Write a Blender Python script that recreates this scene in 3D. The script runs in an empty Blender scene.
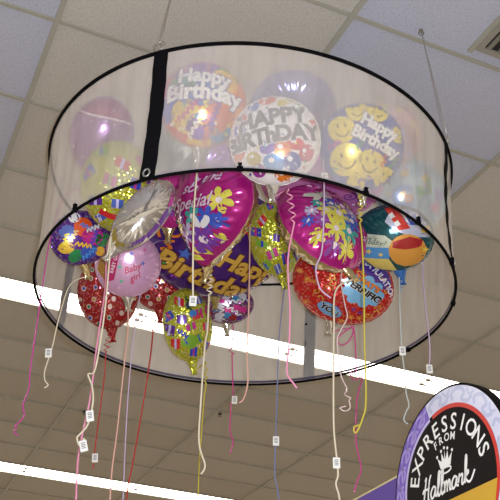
import bpy, bmesh, math, random
from mathutils import Vector, Matrix
random.seed(7)
PI = math.pi
S = bpy.context.scene
COL = S.collection

# ------------------------------------------------------------------ camera frame
F, PITCH, ROLL = 930.0, 0.56492, 0.03305
CAMZ = 1.6
CAM = Vector((0, 0, CAMZ))
fw = Vector((0, math.cos(PITCH), math.sin(PITCH)))
rt0 = Vector((1, 0, 0)); up0 = rt0.cross(fw)
RT = math.cos(ROLL)*rt0 + math.sin(ROLL)*up0
UP = -math.sin(ROLL)*rt0 + math.cos(ROLL)*up0

def ray(px, py):
    return fw + RT*((px-250)/F) - UP*((py-250)/F)
def at(px, py, d):                      # point at depth d along the viewing direction
    return CAM + ray(px, py)*d
def at_y(px, py, y):                    # point on the vertical plane y = const
    r = ray(px, py); return CAM + r*(y/r.y)

AZ = 0.40275                             # heading of the store's ceiling grid
A_ = Vector((math.cos(AZ), math.sin(AZ), 0)); B_ = Vector((-math.sin(AZ), math.cos(AZ), 0))
H = 3.185
CEIL = CAMZ + H
DRC = Vector((-0.02019, 3.49566, 0))
ZB, ZT = CAMZ + 1.9668, CAMZ + 2.58669

# ------------------------------------------------------------------ helpers
def link(o):
    COL.objects.link(o); return o
def obj(name, bm, mats, parent=None, smooth=False, mw=None):
    me = bpy.data.meshes.new(name); bm.to_mesh(me); bm.free()
    if not isinstance(mats, (list, tuple)): mats = [mats]
    for m in mats: me.materials.append(m)
    if smooth:
        for p in me.polygons: p.use_smooth = True
    o = bpy.data.objects.new(name, me); link(o)
    if parent: o.parent = parent
    if mw is not None: o.matrix_basis = mw
    return o
def thing(name, label, cat, mat=None, group=None):
    o = bpy.data.objects.new(name, None); link(o)
    o.empty_display_size = .05
    if mat is not None: o.matrix_basis = mat
    o['label'] = label; o['category'] = cat
    if group: o['group'] = group
    return o
def struct(o):
    o['kind'] = 'structure'; return o
def add_box(bm, c, s, mi=0, M=None):
    r = bmesh.ops.create_cube(bm, size=1)
    for v in r['verts']:
        v.co = Vector((v.co.x*s[0]+c[0], v.co.y*s[1]+c[1], v.co.z*s[2]+c[2]))
        if M is not None: v.co = M @ v.co
    for f in {f for v in r['verts'] for f in v.link_faces}: f.material_index = mi
def catmull(pts, n=6):
    P = [Vector(p) for p in pts]
    if len(P) < 3: return P
    out = []
    for i in range(len(P)-1):
        p0 = P[max(i-1, 0)]; p1 = P[i]; p2 = P[i+1]; p3 = P[min(i+2, len(P)-1)]
        for k in range(n):
            t = k/n
            out.append(.5*((2*p1)+(p2-p0)*t+(2*p0-5*p1+4*p2-p3)*t*t+(3*p1-p0-3*p2+p3)*t**3))
    out.append(P[-1]); return out
def add_tube(bm, path, rx, ry=None, seg=6, closed=False, wdir=None, twist=0.0, mi=0, taper=None):
    """tube of elliptical section rx along wdir, ry across"""
    ry = rx if ry is None else ry
    n = len(path); rings = []
    prev = None
    for i, p in enumerate(path):
        if closed: t = path[(i+1) % n]-path[i-1]
        else: t = path[min(i+1, n-1)]-path[max(i-1, 0)]
        if t.length < 1e-9: t = Vector((0, 0, -1))
        t.normalize()
        w = Vector(wdir) if wdir is not None else (prev if prev is not None else Vector((.31, .77, .55)))
        w = w - t*w.dot(t)
        if w.length < 1e-4: w = t.orthogonal()
        w.normalize(); prev = w
        if twist: w = Matrix.Rotation(twist*i, 3, t) @ w
        b = t.cross(w)
        k = taper(i/(n-1)) if taper else 1
        rings.append([bm.verts.new(p + w*rx*k*math.cos(2*PI*j/seg) + b*ry*k*math.sin(2*PI*j/seg)) for j in range(seg)])
    m = n if closed else n-1
    for i in range(m):
        a, b = rings[i], rings[(i+1) % n]
        for j in range(seg):
            f = bm.faces.new((a[j], a[(j+1) % seg], b[(j+1) % seg], b[j])); f.material_index = mi; f.smooth = True
    if not closed:
        for r in (rings[0][::-1], rings[-1]):
            f = bm.faces.new(r); f.material_index = mi

# ------------------------------------------------------------------ materials
def srgb(r, g, b):
    f = lambda c: (c/255/12.92) if c/255 <= .04045 else ((c/255+.055)/1.055)**2.4
    return (f(r), f(g), f(b), 1)
def new_mat(name):
    m = bpy.data.materials.new(name); m.use_nodes = True
    nt = m.node_tree; nt.nodes.clear()
    o = nt.nodes.new('ShaderNodeOutputMaterial')
    return m, nt, o
def pbsdf(nt, o, col, rough=.5, metal=0., coat=0., spec=.5):
    b = nt.nodes.new('ShaderNodeBsdfPrincipled')
    b.inputs['Base Color'].default_value = col
    b.inputs['Roughness'].default_value = rough
    b.inputs['Metallic'].default_value = metal
    b.inputs['Coat Weight'].default_value = coat
    b.inputs['Coat Roughness'].default_value = .08
    b.inputs['Specular IOR Level'].default_value = spec
    nt.links.new(b.outputs[0], o.inputs[0]); return b
CACHE = {}
def plain(name, col, rough=.5, metal=0., coat=0., spec=.5):
    k = (name, col)
    if k not in CACHE:
        m, nt, o = new_mat(name); b = pbsdf(nt, o, srgb(*col), rough, metal, coat, spec)
        n = nt.nodes.new('ShaderNodeTexNoise'); n.inputs['Scale'].default_value = 60
        mx = nt.nodes.new('ShaderNodeMixRGB'); mx.blend_type = 'MULTIPLY'; mx.inputs[0].default_value = .12
        mx.inputs[1].default_value = srgb(*col); nt.links.new(n.outputs['Fac'], mx.inputs[2])
        nt.links.new(mx.outputs[0], b.inputs['Base Color'])
        CACHE[k] = m
    return CACHE[k]
def ink(col):                            # printed colour on foil: glossy, slightly metallic
    return plain('foil_print', col, .22, .25, .5)
def foil(col, rough=.16, metal=.45, bump=.25):
    k = ('foil', col, rough, metal)
    if k in CACHE: return CACHE[k]
    m, nt, o = new_mat('foil'); b = pbsdf(nt, o, srgb(*col), rough, metal, .4)
    n = nt.nodes.new('ShaderNodeTexNoise'); n.inputs['Scale'].default_value = 14; n.inputs['Detail'].default_value = 3
    tc = nt.nodes.new('ShaderNodeTexCoord'); nt.links.new(tc.outputs['Object'], n.inputs['Vector'])
    bp = nt.nodes.new('ShaderNodeBump'); bp.inputs['Strength'].default_value = bump; bp.inputs['Distance'].default_value = .01
    nt.links.new(n.outputs['Fac'], bp.inputs['Height']); nt.links.new(bp.outputs[0], b.inputs['Normal'])
    CACHE[k] = m; return m
def holo(col, flake, scale=190, metal=.55, amount=.55):   # holographic foil: small mirror flakes of many hues
    k = ('holo', col, flake)
    if k in CACHE: return CACHE[k]
    m, nt, o = new_mat('holographic_foil'); b = pbsdf(nt, o, srgb(*col), .2, metal, .3)
    tc = nt.nodes.new('ShaderNodeTexCoord')
    v = nt.nodes.new('ShaderNodeTexVoronoi'); v.inputs['Scale'].default_value = scale
    nt.links.new(tc.outputs['Object'], v.inputs['Vector'])
    hs = nt.nodes.new('ShaderNodeSeparateColor'); nt.links.new(v.outputs['Color'], hs.inputs[0])
    cc = nt.nodes.new('ShaderNodeCombineColor'); cc.mode = 'HSV'
    nt.links.new(hs.outputs[0], cc.inputs[0]); cc.inputs[1].default_value = .75; cc.inputs[2].default_value = .95
    mr = nt.nodes.new('ShaderNodeMapRange'); mr.inputs['From Min'].default_value = .80; mr.inputs['From Max'].default_value = .86
    mr.inputs['To Max'].default_value = amount
    nt.links.new(hs.outputs[1], mr.inputs['Value'])
    mx = nt.nodes.new('ShaderNodeMixRGB'); mx.inputs[1].default_value = srgb(*col)
    nt.links.new(mr.outputs[0], mx.inputs[0])
    m2 = nt.nodes.new('ShaderNodeMixRGB'); m2.inputs[0].default_value = .5; m2.inputs[2].default_value = srgb(*flake)
    nt.links.new(cc.outputs[0], m2.inputs[1]); nt.links.new(m2.outputs[0], mx.inputs[2])
    nt.links.new(mx.outputs[0], b.inputs['Base Color'])
    # each flake is tilted its own way
    ge = nt.nodes.new('ShaderNodeNewGeometry'); sb = nt.nodes.new('ShaderNodeVectorMath'); sb.operation = 'SUBTRACT'
    nt.links.new(v.outputs['Color'], sb.inputs[0]); sb.inputs[1].default_value = (.5, .5, .5)
    sc = nt.nodes.new('ShaderNodeVectorMath'); sc.operation = 'SCALE'; sc.inputs['Scale'].default_value = .55
    nt.links.new(sb.outputs[0], sc.inputs[0])
    ad = nt.nodes.new('ShaderNodeVectorMath'); nt.links.new(ge.outputs['Normal'], ad.inputs[0]); nt.links.new(sc.outputs[0], ad.inputs[1])
    nz = nt.nodes.new('ShaderNodeVectorMath'); nz.operation = 'NORMALIZE'; nt.links.new(ad.outputs[0], nz.inputs[0])
    nt.links.new(nz.outputs[0], b.inputs['Normal'])
    CACHE[k] = m; return m
def netting(name, alpha, col=(236, 228, 232)):
    m, nt, o = new_mat(name)
    tr = nt.nodes.new('ShaderNodeBsdfTransparent')
    di = nt.nodes.new('ShaderNodeBsdfDiffuse'); di.inputs[0].default_value = srgb(*col)
    tl = nt.nodes.new('ShaderNodeBsdfTranslucent'); tl.inputs[0].default_value = srgb(*col)
    m1 = nt.nodes.new('ShaderNodeMixShader'); m1.inputs[0].default_value = .3
    nt.links.new(di.outputs[0], m1.inputs[1]); nt.links.new(tl.outputs[0], m1.inputs[2])
    mx = nt.nodes.new('ShaderNodeMixShader')
    nt.links.new(tr.outputs[0], mx.inputs[1]); nt.links.new(m1.outputs[0], mx.inputs[2])
    tc = nt.nodes.new('ShaderNodeTexCoord'); mp = nt.nodes.new('ShaderNodeMapping'); mp.inputs['Scale'].default_value = (9, 9, 1.2)
    n = nt.nodes.new('ShaderNodeTexNoise'); n.inputs['Scale'].default_value = 1.5; n.inputs['Detail'].default_value = 5
    nt.links.new(tc.outputs['Object'], mp.inputs[0]); nt.links.new(mp.outputs[0], n.inputs['Vector'])
    mr = nt.nodes.new('ShaderNodeMapRange'); mr.inputs['From Min'].default_value = .3; mr.inputs['From Max'].default_value = .7
    mr.inputs['To Min'].default_value = alpha-.05; mr.inputs['To Max'].default_value = alpha+.07
    nt.links.new(n.outputs['Fac'], mr.inputs['Value']); nt.links.new(mr.outputs[0], mx.inputs[0])
    nt.links.new(mx.outputs[0], o.inputs[0]); return m
def emit(name, col, s):
    m, nt, o = new_mat(name); e = nt.nodes.new('ShaderNodeEmission')
    e.inputs[0].default_value = col; e.inputs[1].default_value = s
    nt.links.new(e.outputs[0], o.inputs[0]); return m
def tile_mat(name, col):
    m, nt, o = new_mat(name); b = pbsdf(nt, o, srgb(*col), .9, 0, 0, .2)
    tc = nt.nodes.new('ShaderNodeTexCoord')
    n = nt.nodes.new('ShaderNodeTexNoise'); n.inputs['Scale'].default_value = 125; n.inputs['Detail'].default_value = 4
    nt.links.new(tc.outputs['Object'], n.inputs['Vector'])
    cr = nt.nodes.new('ShaderNodeValToRGB')
    d = tuple(c*.78 for c in srgb(*col)[:3])+(1,)
    cr.color_ramp.elements[0].position = .33; cr.color_ramp.elements[0].color = d
    cr.color_ramp.elements[1].position = .52; cr.color_ramp.elements[1].color = srgb(*col)
    nt.links.new(n.outputs['Fac'], cr.inputs[0])
    nt.links.new(cr.outputs[0], b.inputs['Base Color'])
    bp = nt.nodes.new('ShaderNodeBump'); bp.inputs['Strength'].default_value = .15; bp.inputs['Distance'].default_value = .003
    nt.links.new(n.outputs['Fac'], bp.inputs['Height']); nt.links.new(bp.outputs[0], b.inputs['Normal'])
    return m

SILVER = foil((205, 202, 198), .14, .85, .5)
GOLDSIL = foil((196, 178, 132), .16, .85, .5)
BLACKF = plain('black_webbing', (14, 13, 17), .8, 0, 0, .08)
HOOP = plain('black_hoop_sleeve', (9, 8, 12), .8, 0, 0, .08)
WHITE = plain('white_card', (240, 240, 236), .5)
STEEL = plain('steel_wire', (190, 188, 182), .35, .8)

# ------------------------------------------------------------------ the setting
al = [1.785 - .194*k + .0 for k in range(0, 22)][::-1]
strip1 = (1.785, 1.882); strip2 = (2.963, 3.06)
al += [1.882, 2.075, 2.255, 2.435, 2.615, 2.79, 2.963, 3.06] + [3.06+.185*k for k in range(1, 14)]
bl = [.112 + .3827*k for k in range(-11, 12)]
TILE = [tile_mat('ceiling_tile_plain', (196, 192, 186)), tile_mat('ceiling_tile_cool', (188, 191, 209)), tile_mat('ceiling_tile_aged', (191, 186, 179))]
def g(a, b, z): return A_*(b*H) + B_*(a*H) + Vector((0, 0, z))
bm = bmesh.new()
for i in range(len(al)-1):
    a0, a1 = al[i], al[i+1]
    if abs(a0-strip1[0]) < 1e-4 or abs(a0-strip2[0]) < 1e-4: zc = CEIL+.09
    else: zc = CEIL+.008
    for j in range(len(bl)-1):
        b0, b1 = bl[j], bl[j+1]
        f = bm.faces.new([bm.verts.new(g(*q, zc)) for q in ((a0, b0), (a0, b1), (a1, b1), (a1, b0))])
        cool = (a1 < 1.21 and .4 < b0 < .6) or (a1 < 1.41 and b1 < .2)
        f.material_index = 1 if cool else (2 if random.random() < .3 else 0)
struct(obj('ceiling', bm, TILE))
bm = bmesh.new()
MG = Matrix(((A_.x, B_.x, 0, 0), (A_.y, B_.y, 0, 0), (0, 0, 1, 0), (0, 0, 0, 1)))   # grid axes: x along the lamps
a_lo, a_hi, b_lo, b_hi = al[0]*H, al[-1]*H, bl[0]*H, bl[-1]*H
for a in al: add_box(bm, ((b_lo+b_hi)/2, a*H, CEIL+.003), (b_hi-b_lo, .019, .012), 0, MG)
for b in bl:
    for i in range(len(al)-1):
        if abs(al[i]-strip1[0]) < 1e-4 or abs(al[i]-strip2[0]) < 1e-4: continue
        add_box(bm, (b*H, (al[i]+al[i+1])/2*H, CEIL+.0025), (.026, (al[i+1]-al[i])*H, .012), 0, MG)
add_box(bm, (.686*H, (al[17-1]+.6)/2*H, CEIL+.0025), (.026, .6, .012), 0, MG)
TB = plain('ceiling_grid_metal', (168, 166, 156), .5)
struct(obj('trim_1', bm, TB))
bm = bmesh.new()
f = bm.faces.new([bm.verts.new(g(a, b, 0)) for a, b in ((al[0], bl[0]), (al[0], bl[-1]), (al[-1], bl[-1]), (al[-1], bl[0]))])
m, nt, o = new_mat('floor_vinyl'); b = pbsdf(nt, o, srgb(190, 172, 148), .35)
ck = nt.nodes.new('ShaderNodeTexChecker'); ck.inputs['Scale'].default_value = 3.3
ck.inputs[1].default_value = srgb(190, 172, 148); ck.inputs[2].default_value = srgb(160, 144, 122)
tc = nt.nodes.new('ShaderNodeTexCoord'); nt.links.new(tc.outputs['Object'], ck.inputs[0]); nt.links.new(ck.outputs[0], b.inputs['Base Color'])
struct(obj('floor', bm, m))

# fluorescent fixtures, end to end in two continuous rows
LENS = emit('lit_fluorescent_lens', (1, .95, .82, 1), 9.0)
HOUSE = plain('fixture_housing', (225, 222, 212), .5)
BRK = plain('lamp_socket', (70, 58, 38), .5)
def fixture(k, s, row, label):
    b0, b1 = (.112+.3827*k)*H, (.112+.3827*(k+1))*H
    a0, a1 = s[0]*H+.014, s[1]*H-.014
    M = MG @ Matrix.Translation(((b0+b1)/2, (a0+a1)/2, CEIL))
    t = thing('fluorescent_fixture', label, 'ceiling light', M, row)
    L, W = b1-b0-.01, a1-a0
    bm = bmesh.new(); add_box(bm, (0, 0, .055), (L, W, .05)); obj('housing', bm, HOUSE, t)
    bm = bmesh.new(); add_box(bm, (0, 0, .012), (L-.008, W-.004, .022))
    bmesh.ops.bevel(bm, geom=bm.edges[:], offset=.006, segments=2, affect='EDGES'); obj('lens', bm, LENS, t)
    for sx in (-1,):
        for sy in (-.28, .05):
            bm = bmesh.new()
            add_box(bm, (sx*(L/2-.035), sy*W, -.004), (.035, .030, .018)); add_box(bm, (sx*(L/2-.075), sy*W+.01, -.003), (.02, .014, .014))
            obj('lamp_socket', bm, BRK, t)
for k in range(-4, 6):
    w1 = {-1: 'leftmost fluorescent light of the long bright row behind the balloon cage', 0: 'fluorescent light seen through the net left of the cage centre',
          1: 'fluorescent light in the bright row behind the cage, middle of the row', 2: 'fluorescent light of the bright row between dark far strap and round sign',
          3: 'fluorescent light whose end nearly touches the top of the round sign'}
    fixture(k, strip1, 'lights in the row behind the balloon cage', w1.get(k, 'fluorescent light of the long row behind the cage, beyond the picture edge'))
    w2 = {0: 'fluorescent light at the bottom left corner, left of the dark joint clip', 1: 'lower fluorescent light right of the dark joint clip, under the red ribbons'}
    fixture(k, strip2, 'lights in the far row low in the picture', w2.get(k, 'fluorescent light of the far low row, beyond the picture edge'))

# air grille in the ceiling, top right corner
VM = MG @ Matrix.Translation(((.686+.878)/2*H, (.70)*H, CEIL-.004))
t = thing('air_grille', 'dark slatted air grille in the ceiling at the top right corner', 'vent', VM)
bm = bmesh.new()
for y in (-.28, .28): add_box(bm, (0, y, 0), (.59, .03, .012))
for x in (-.28, .28): add_box(bm, (x, 0, 0), (.03, .53, .012))
obj('frame', bm, plain('grille_frame', (150, 146, 138), .5), t)
bm = bmesh.new(); add_box(bm, (0, 0, .006), (.53, .53, .002)); obj('backing', bm, plain('grille_dark', (40, 38, 36), .8), t)
bm = bmesh.new()
for k in range(9): add_box(bm, (-.24+.06*k, 0, -.001), (.022, .53, .008))
obj('slats', bm, plain('grille_slat', (128, 124, 116), .5), t)

# small clips left on the ceiling grid
def clip(px, py, label, name='ceiling_clip', col=(58, 50, 40), k=1.):
    r = ray(px, py); p = CAM + r*((H-.006)/r.z)
    bm = bmesh.new(); add_box(bm, (0, 0, -.004), (.03*k, .022*k, .012)); add_tube(bm, [Vector((.012*math.cos(a), 0, -.02+.012*math.sin(a))) for a in [i*PI/6 for i in range(12)]], .003, closed=True)
    o = obj(name, bm, plain('dark_clip', col, .5), None, False, Matrix.Translation(p))
    o['label'] = label; o['category'] = 'clip'
clip(84.6, 411.5, 'small dark clip on the ceiling grid left of the cream and pink ribbons')
clip(220, 413.6, 'small dark clip on the ceiling grid right of the yellow ribbon')
clip(421, 30, 'small hook on the ceiling grid at the top of the right hanging wire', 'ceiling_hook', (120, 118, 112), .6)

# ------------------------------------------------------------------ balloon cage
def rb(t): return .8987-.005*math.cos(t)-.0004*math.sin(t)-.0043*math.cos(2*t)-.0078*math.sin(2*t)+.0065*math.cos(3*t)+.008*math.sin(3*t)
def rtop(t): return .9195+.0146*math.cos(t)+.0207*math.sin(t)+.0031*math.cos(2*t)+.0162*math.sin(2*t)
def wallp(t, u, off=0.0):
    r = rb(t)*(1-u)+rtop(t)*u
    pinch = -.010*math.sin(PI*u) + .004*math.sin(23*t)*math.sin(PI*u) + .003*math.sin(57*t+1)*math.sin(PI*u)
    r += pinch + off
    return Vector((DRC.x+r*math.cos(t), DRC.y+r*math.sin(t), ZB+(ZT-ZB)*u))
cage = thing('balloon_cage', 'large round white netting balloon cage with black hoops hung from the ceiling', 'balloon corral', Matrix.Translation((DRC.x, DRC.y, ZB)))
IC = cage.matrix_basis.inverted()
def cobj(name, bm, m, smooth=True, parent=None):
    bm.transform(IC); return obj(name, bm, m, parent or cage, smooth)
N = 288
bm = bmesh.new(); rows = []
for k in range(13):
    rows.append([bm.verts.new(wallp(2*PI*i/N, k/12)) for i in range(N)])
for k in range(12):
    for i in range(N): bm.faces.new((rows[k][i], rows[k][(i+1) % N], rows[k+1][(i+1) % N], rows[k+1][i]))
side_net = cobj('side_netting', bm, netting('white_netting', .42, (254, 250, 247)))
bm = bmesh.new(); rows = []
for k in range(10):
    u = 1-k/10
    rr = []
    for i in range(N):
        t = 2*PI*i/N; p = wallp(t, 1); c = Vector((DRC.x, DRC.y, ZT))
        q = c + (p-c)*u; q.z = ZT + .30*(1-u*u) + .004*math.sin(9*t)*u*(1-u)*4
        rr.append(bm.verts.new(q))
    rows.append(rr)
cv = bm.verts.new((DRC.x, DRC.y, ZT+.30))
for k in range(9):
    for i in range(N): bm.faces.new((rows[k][i], rows[k][(i+1) % N], rows[k+1][(i+1) % N], rows[k+1][i]))
for i in range(N): bm.faces.new((rows[9][i], rows[9][(i+1) % N], cv))
cobj('top_netting', bm, netting('top_netting', .58, (254, 249, 245)))
for nm, u, rad in (('top_hoop', 1, .0085), ('bottom_hoop', 0, .0062)):
    bm = bmesh.new(); add_tube(bm, [wallp(2*PI*i/N, u, .002) for i in range(N)], rad, seg=10, closed=True)
    cobj(nm, bm, HOOP)
# pale seam tape above the bottom hoop and below the top hoop
bm = bmesh.new()
for u0, u1 in ((.010, .030),):
    for i in range(N):
        t0, t1 = 2*PI*i/N, 2*PI*(i+1)/N
        bm.faces.new([bm.verts.new(q) for q in (wallp(t0, u0, -.004), wallp(t1, u0, -.004), wallp(t1, u1, -.004), wallp(t0, u1, -.004))])
bmesh.ops.remove_doubles(bm, verts=bm.verts, dist=1e-5)
cobj('hem_tape', bm, plain('hem_tape', (84, 78, 104), .7))
SA = [math.radians(d) for d in (-112.8, -20.4, 67.6, 158.0)]
WT = []
for i, t in enumerate(SA):
    bm = bmesh.new(); w = .030
    rows = []
    for k in range(25):
        u = k/24
        c = wallp(t, u, .006+.002*math.sin(k*1.3)); tg = Vector((-math.sin(t), math.cos(t), 0)); rn = Vector((math.cos(t), math.sin(t), 0))
        rows.append([bm.verts.new(c+tg*w*s+rn*o_) for s, o_ in ((-1, 0), (0, .001), (1, 0), (1, -.003), (0, -.003), (-1, -.003))])
    for k in range(24):
        for j in range(6): bm.faces.new((rows[k][j], rows[k][(j+1) % 6], rows[k+1][(j+1) % 6], rows[k+1][j]))
    bm.faces.new(rows[0][::-1]); bm.faces.new(rows[-1])
    bmesh.ops.recalc_face_normals(bm, faces=bm.faces)
    st = cobj('strap', bm, BLACKF, False)
    # ring and eye at the strap ends
    for u, s in ((1, .024), (0, .018)):
        p = wallp(t, u, .012)+Vector((0, 0, .028 if u else .022))
        bm = bmesh.new(); tg = Vector((-math.sin(t), math.cos(t), 0))
        add_tube(bm, [p+tg*s*.7*math.cos(a)+Vector((0, 0, s*math.sin(a)*.9)) for a in [j*2*PI/14 for j in range(14)]], .0035, closed=True)
        cobj('ring', bm, STEEL, True, None)
# hanging wires
tops = []
r_ = ray(421, 30); tops.append((1, CAM+r_*(H/r_.z)))
r_ = ray(177, -28); tops.append((0, CAM+r_*(H/r_.z)))
for i in (2, 3):
    p = wallp(SA[i], 1); tops.append((i, Vector((p.x*.98, DRC.y+(p.y-DRC.y)*.95, CEIL))))
for i, q in tops:
    p = wallp(SA[i], 1, .012)+Vector((0, 0, .045))
    bm = bmesh.new(); add_tube(bm, [p.lerp(q, k/6) for k in range(7)], .0022, seg=6)
    cobj('hanging_wire', bm, STEEL)
# small black net clips along the bottom hoop
for px, py, yy in ((78, 211, 0), (240, 172, 0), (372, 188, 0), (419, 222, 0), (452, 263, 0), (408, 350, 1), (447, 304, 1)):
    r_ = ray(px, py); p = CAM+r_*((ZB-CAMZ)/r_.z); t = math.atan2(p.y-DRC.y, p.x-DRC.x)
    c = wallp(t, 0, .004); tg = Vector((-math.sin(t), math.cos(t), 0)); rn = Vector((math.cos(t), math.sin(t), 0))
    M = Matrix(((tg.x, rn.x, 0, c.x), (tg.y, rn.y, 0, c.y), (0, 0, 1, c.z), (0, 0, 0, 1)))
    bm = bmesh.new(); add_box(bm, (0, 0, .002), (.022, .018, .018), 0, M); add_box(bm, (0, .004, .012), (.008, .008, .018), 0, M)
    bmesh.ops.bevel(bm, geom=bm.edges[:], offset=.003, segments=1, affect='EDGES')
    cobj('net_clip', bm, HOOP, False)

# ------------------------------------------------------------------ printing
def text2d(s, size, font_off=.02, shear=0., spacing=1.):
    cu = bpy.data.curves.new('txt', 'FONT'); cu.body = s; cu.size = size; cu.offset = font_off*size
    cu.shear = shear; cu.align_x = 'CENTER'; cu.align_y = 'CENTER'; cu.resolution_u = 3; cu.space_character = spacing
    o = bpy.data.objects.new('txt', cu); COL.objects.link(o)
    dg = bpy.context.evaluated_depsgraph_get()
    me = bpy.data.meshes.new_from_object(o.evaluated_get(dg))
    vs = [(v.co.x, v.co.y) for v in me.vertices]; fs = [tuple(p.vertices) for p in me.polygons]
    bpy.data.objects.remove(o); bpy.data.curves.remove(cu); bpy.data.meshes.remove(me)
    return vs, fs
class Print:
    """flat artwork in units of the balloon radius"""
    def __init__(s): s.items = []          # (verts, faces, material, layer)
    def poly(s, pts, col, layer=0):
        s.items.append((list(pts), [tuple(range(len(pts)))], ink(col), layer)); return s
    def ell(s, x, y, rx, ry=None, col=(255, 255, 255), layer=0, rot=0, n=16):
        ry = rx if ry is None else ry; c, d = math.cos(rot), math.sin(rot)
        return s.poly([(x+rx*math.cos(a)*c-ry*math.sin(a)*d, y+rx*math.cos(a)*d+ry*math.sin(a)*c) for a in [2*PI*i/n for i in range(n)]], col, layer)
    def rect(s, x, y, w, h, rot, col, layer=0):
        c, d = math.cos(rot), math.sin(rot)
        return s.poly([(x+a*w/2*c-b*h/2*d, y+a*w/2*d+b*h/2*c) for a, b in ((-1, -1), (1, -1), (1, 1), (-1, 1))], col, layer)
    def star(s, x, y, r, col, layer=0, n=5, inner=.42, rot=0):
        return s.fan([(x+(r if i % 2 == 0 else r*inner)*math.cos(rot+PI*i/n), y+(r if i % 2 == 0 else r*inner)*math.sin(rot+PI*i/n)) for i in range(2*n)], (x, y), col, layer)
    def fan(s, pts, c, col, layer=0):
        n = len(pts); s.items.append((list(pts)+[c], [(i, (i+1) % n, n) for i in range(n)], ink(col), layer)); return s
    def flower(s, x, y, r, col, mid=(250, 240, 120), layer=0, n=6, rot=0):
        pts = []
        for i in range(n*6):
            a = 2*PI*i/(n*6); k = abs(math.cos(n*(a)/2))
            rr = r*(.38+.62*k**.7); pts.append((x+rr*math.cos(a+rot), y+rr*math.sin(a+rot)))
        s.fan(pts, (x, y), col, layer)
        return s.ell(x, y, r*.24, None, mid, layer+1, n=8)
    def stroke(s, pts, w, col, layer=0, smooth=4, taper=False):
        P = catmull([(p[0], p[1], 0) for p in pts], smooth); n = len(P); vs = []; fs = []
        for i in range(n):
            t = P[min(i+1, n-1)]-P[max(i-1, 0)]
            if t.length < 1e-9: t = Vector((1, 0, 0))
            t.normalize(); nn = Vector((-t.y, t.x, 0)); k = w/2*(math.sin(PI*(i+.6)/(n+.2))**.5 if taper else 1)
            vs += [tuple((P[i]+nn*k)[:2]), tuple((P[i]-nn*k)[:2])]
            if i: fs.append((2*i-2, 2*i-1, 2*i+1, 2*i))
        s.items.append((vs, fs, ink(col), layer)); return s
    def spiral(s, x, y, r, turns, w, col, layer=0, rot=0):
        n = int(turns*10)
        return s.stroke([(x+r*i/n*math.cos(rot+2*PI*turns*i/n), y+r*i/n*math.sin(rot+2*PI*turns*i/n)) for i in range(1, n+1)], w, col, layer, 2)
    def wave(s, x, y, l, amp, n, w, rot, col, layer=0):
        c, d = math.cos(rot), math.sin(rot); P = []
        for i in range(2*n+1):
            u = -l/2+l*i/(2*n); v = amp*(1 if i % 2 else -1); P.append((x+u*c-v*d, y+u*d+v*c))
        return s.stroke(P, w, col, layer, 4)
    def text(s, txt, x, y, size, col, rot=0, layer=3, bold=.02, shear=0., arch=0., edge=None, spacing=1., sx=1.):
        vs, fs = text2d(txt, size, bold, shear, spacing); c, d = math.cos(rot), math.sin(rot)
        def tr(v): u, w = v[0]*sx, v[1]-arch*v[0]*v[0]; return (x+u*c-w*d, y+u*d+w*c)
        if edge is not None:
            ev, ef = text2d(txt, size, bold+.035, shear, spacing)
            s.items.append(([tr(v) for v in ev], ef, ink(edge), layer-1))
        s.items.append(([tr(v) for v in vs], fs, ink(col), layer)); return s

def heart_outline(mix=.3):
    pts = []
    for i in range(720):
        t = 2*PI*i/720
        x = 16*math.sin(t)**3; y = 13*math.cos(t)-5*math.cos(2*t)-2*math.cos(3*t)-math.cos(4*t)
        pts.append((x/16, (y+2.5)/16))
    tab = sorted((math.atan2(y, x), math.hypot(x, y)) for x, y in pts)
    def f(a):
        a = math.atan2(math.sin(a), math.cos(a))
        lo, hi = 0, len(tab)-1
        while hi-lo > 1:
            m_ = (lo+hi)//2
            if tab[m_][0] < a: lo = m_
            else: hi = m_
        return tab[hi][1]*(1-mix)+mix
    return f
HEART = heart_outline()
CIRC = lambda a: 1.0

class Shape:
    def __init__(s, R, sx=1., sy=1., T=.42, outline=CIRC, wr=30, amp=.10, seed=0):
        s.R, s.sx, s.sy, s.T, s.o, s.wr, s.amp, s.ph = R, sx, sy, T, outline, wr, amp, seed*1.7
    def wrk(s, a, t):
        k = max(0, (t-.55)/.45); k = k*k*(3-2*k)
        return 1+s.amp*k*(math.sin(s.wr*a+s.ph)+.6*math.sin(int(s.wr*.62)*a+2*s.ph)+.4*math.sin(int(s.wr*1.7)*a))
    def z(s, x, y):
        r = math.hypot(x, y); a = math.atan2(y, x); t = min(1, r/s.o(a))
        return s.T*max(0, 1-t*t)**.56*s.wrk(a, t)
    def t(s, x, y): return math.hypot(x, y)/s.o(math.atan2(y, x))
    def P(s, x, y, z): return Vector((x*s.sx*s.R, y*s.sy*s.R, z*s.R))

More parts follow.
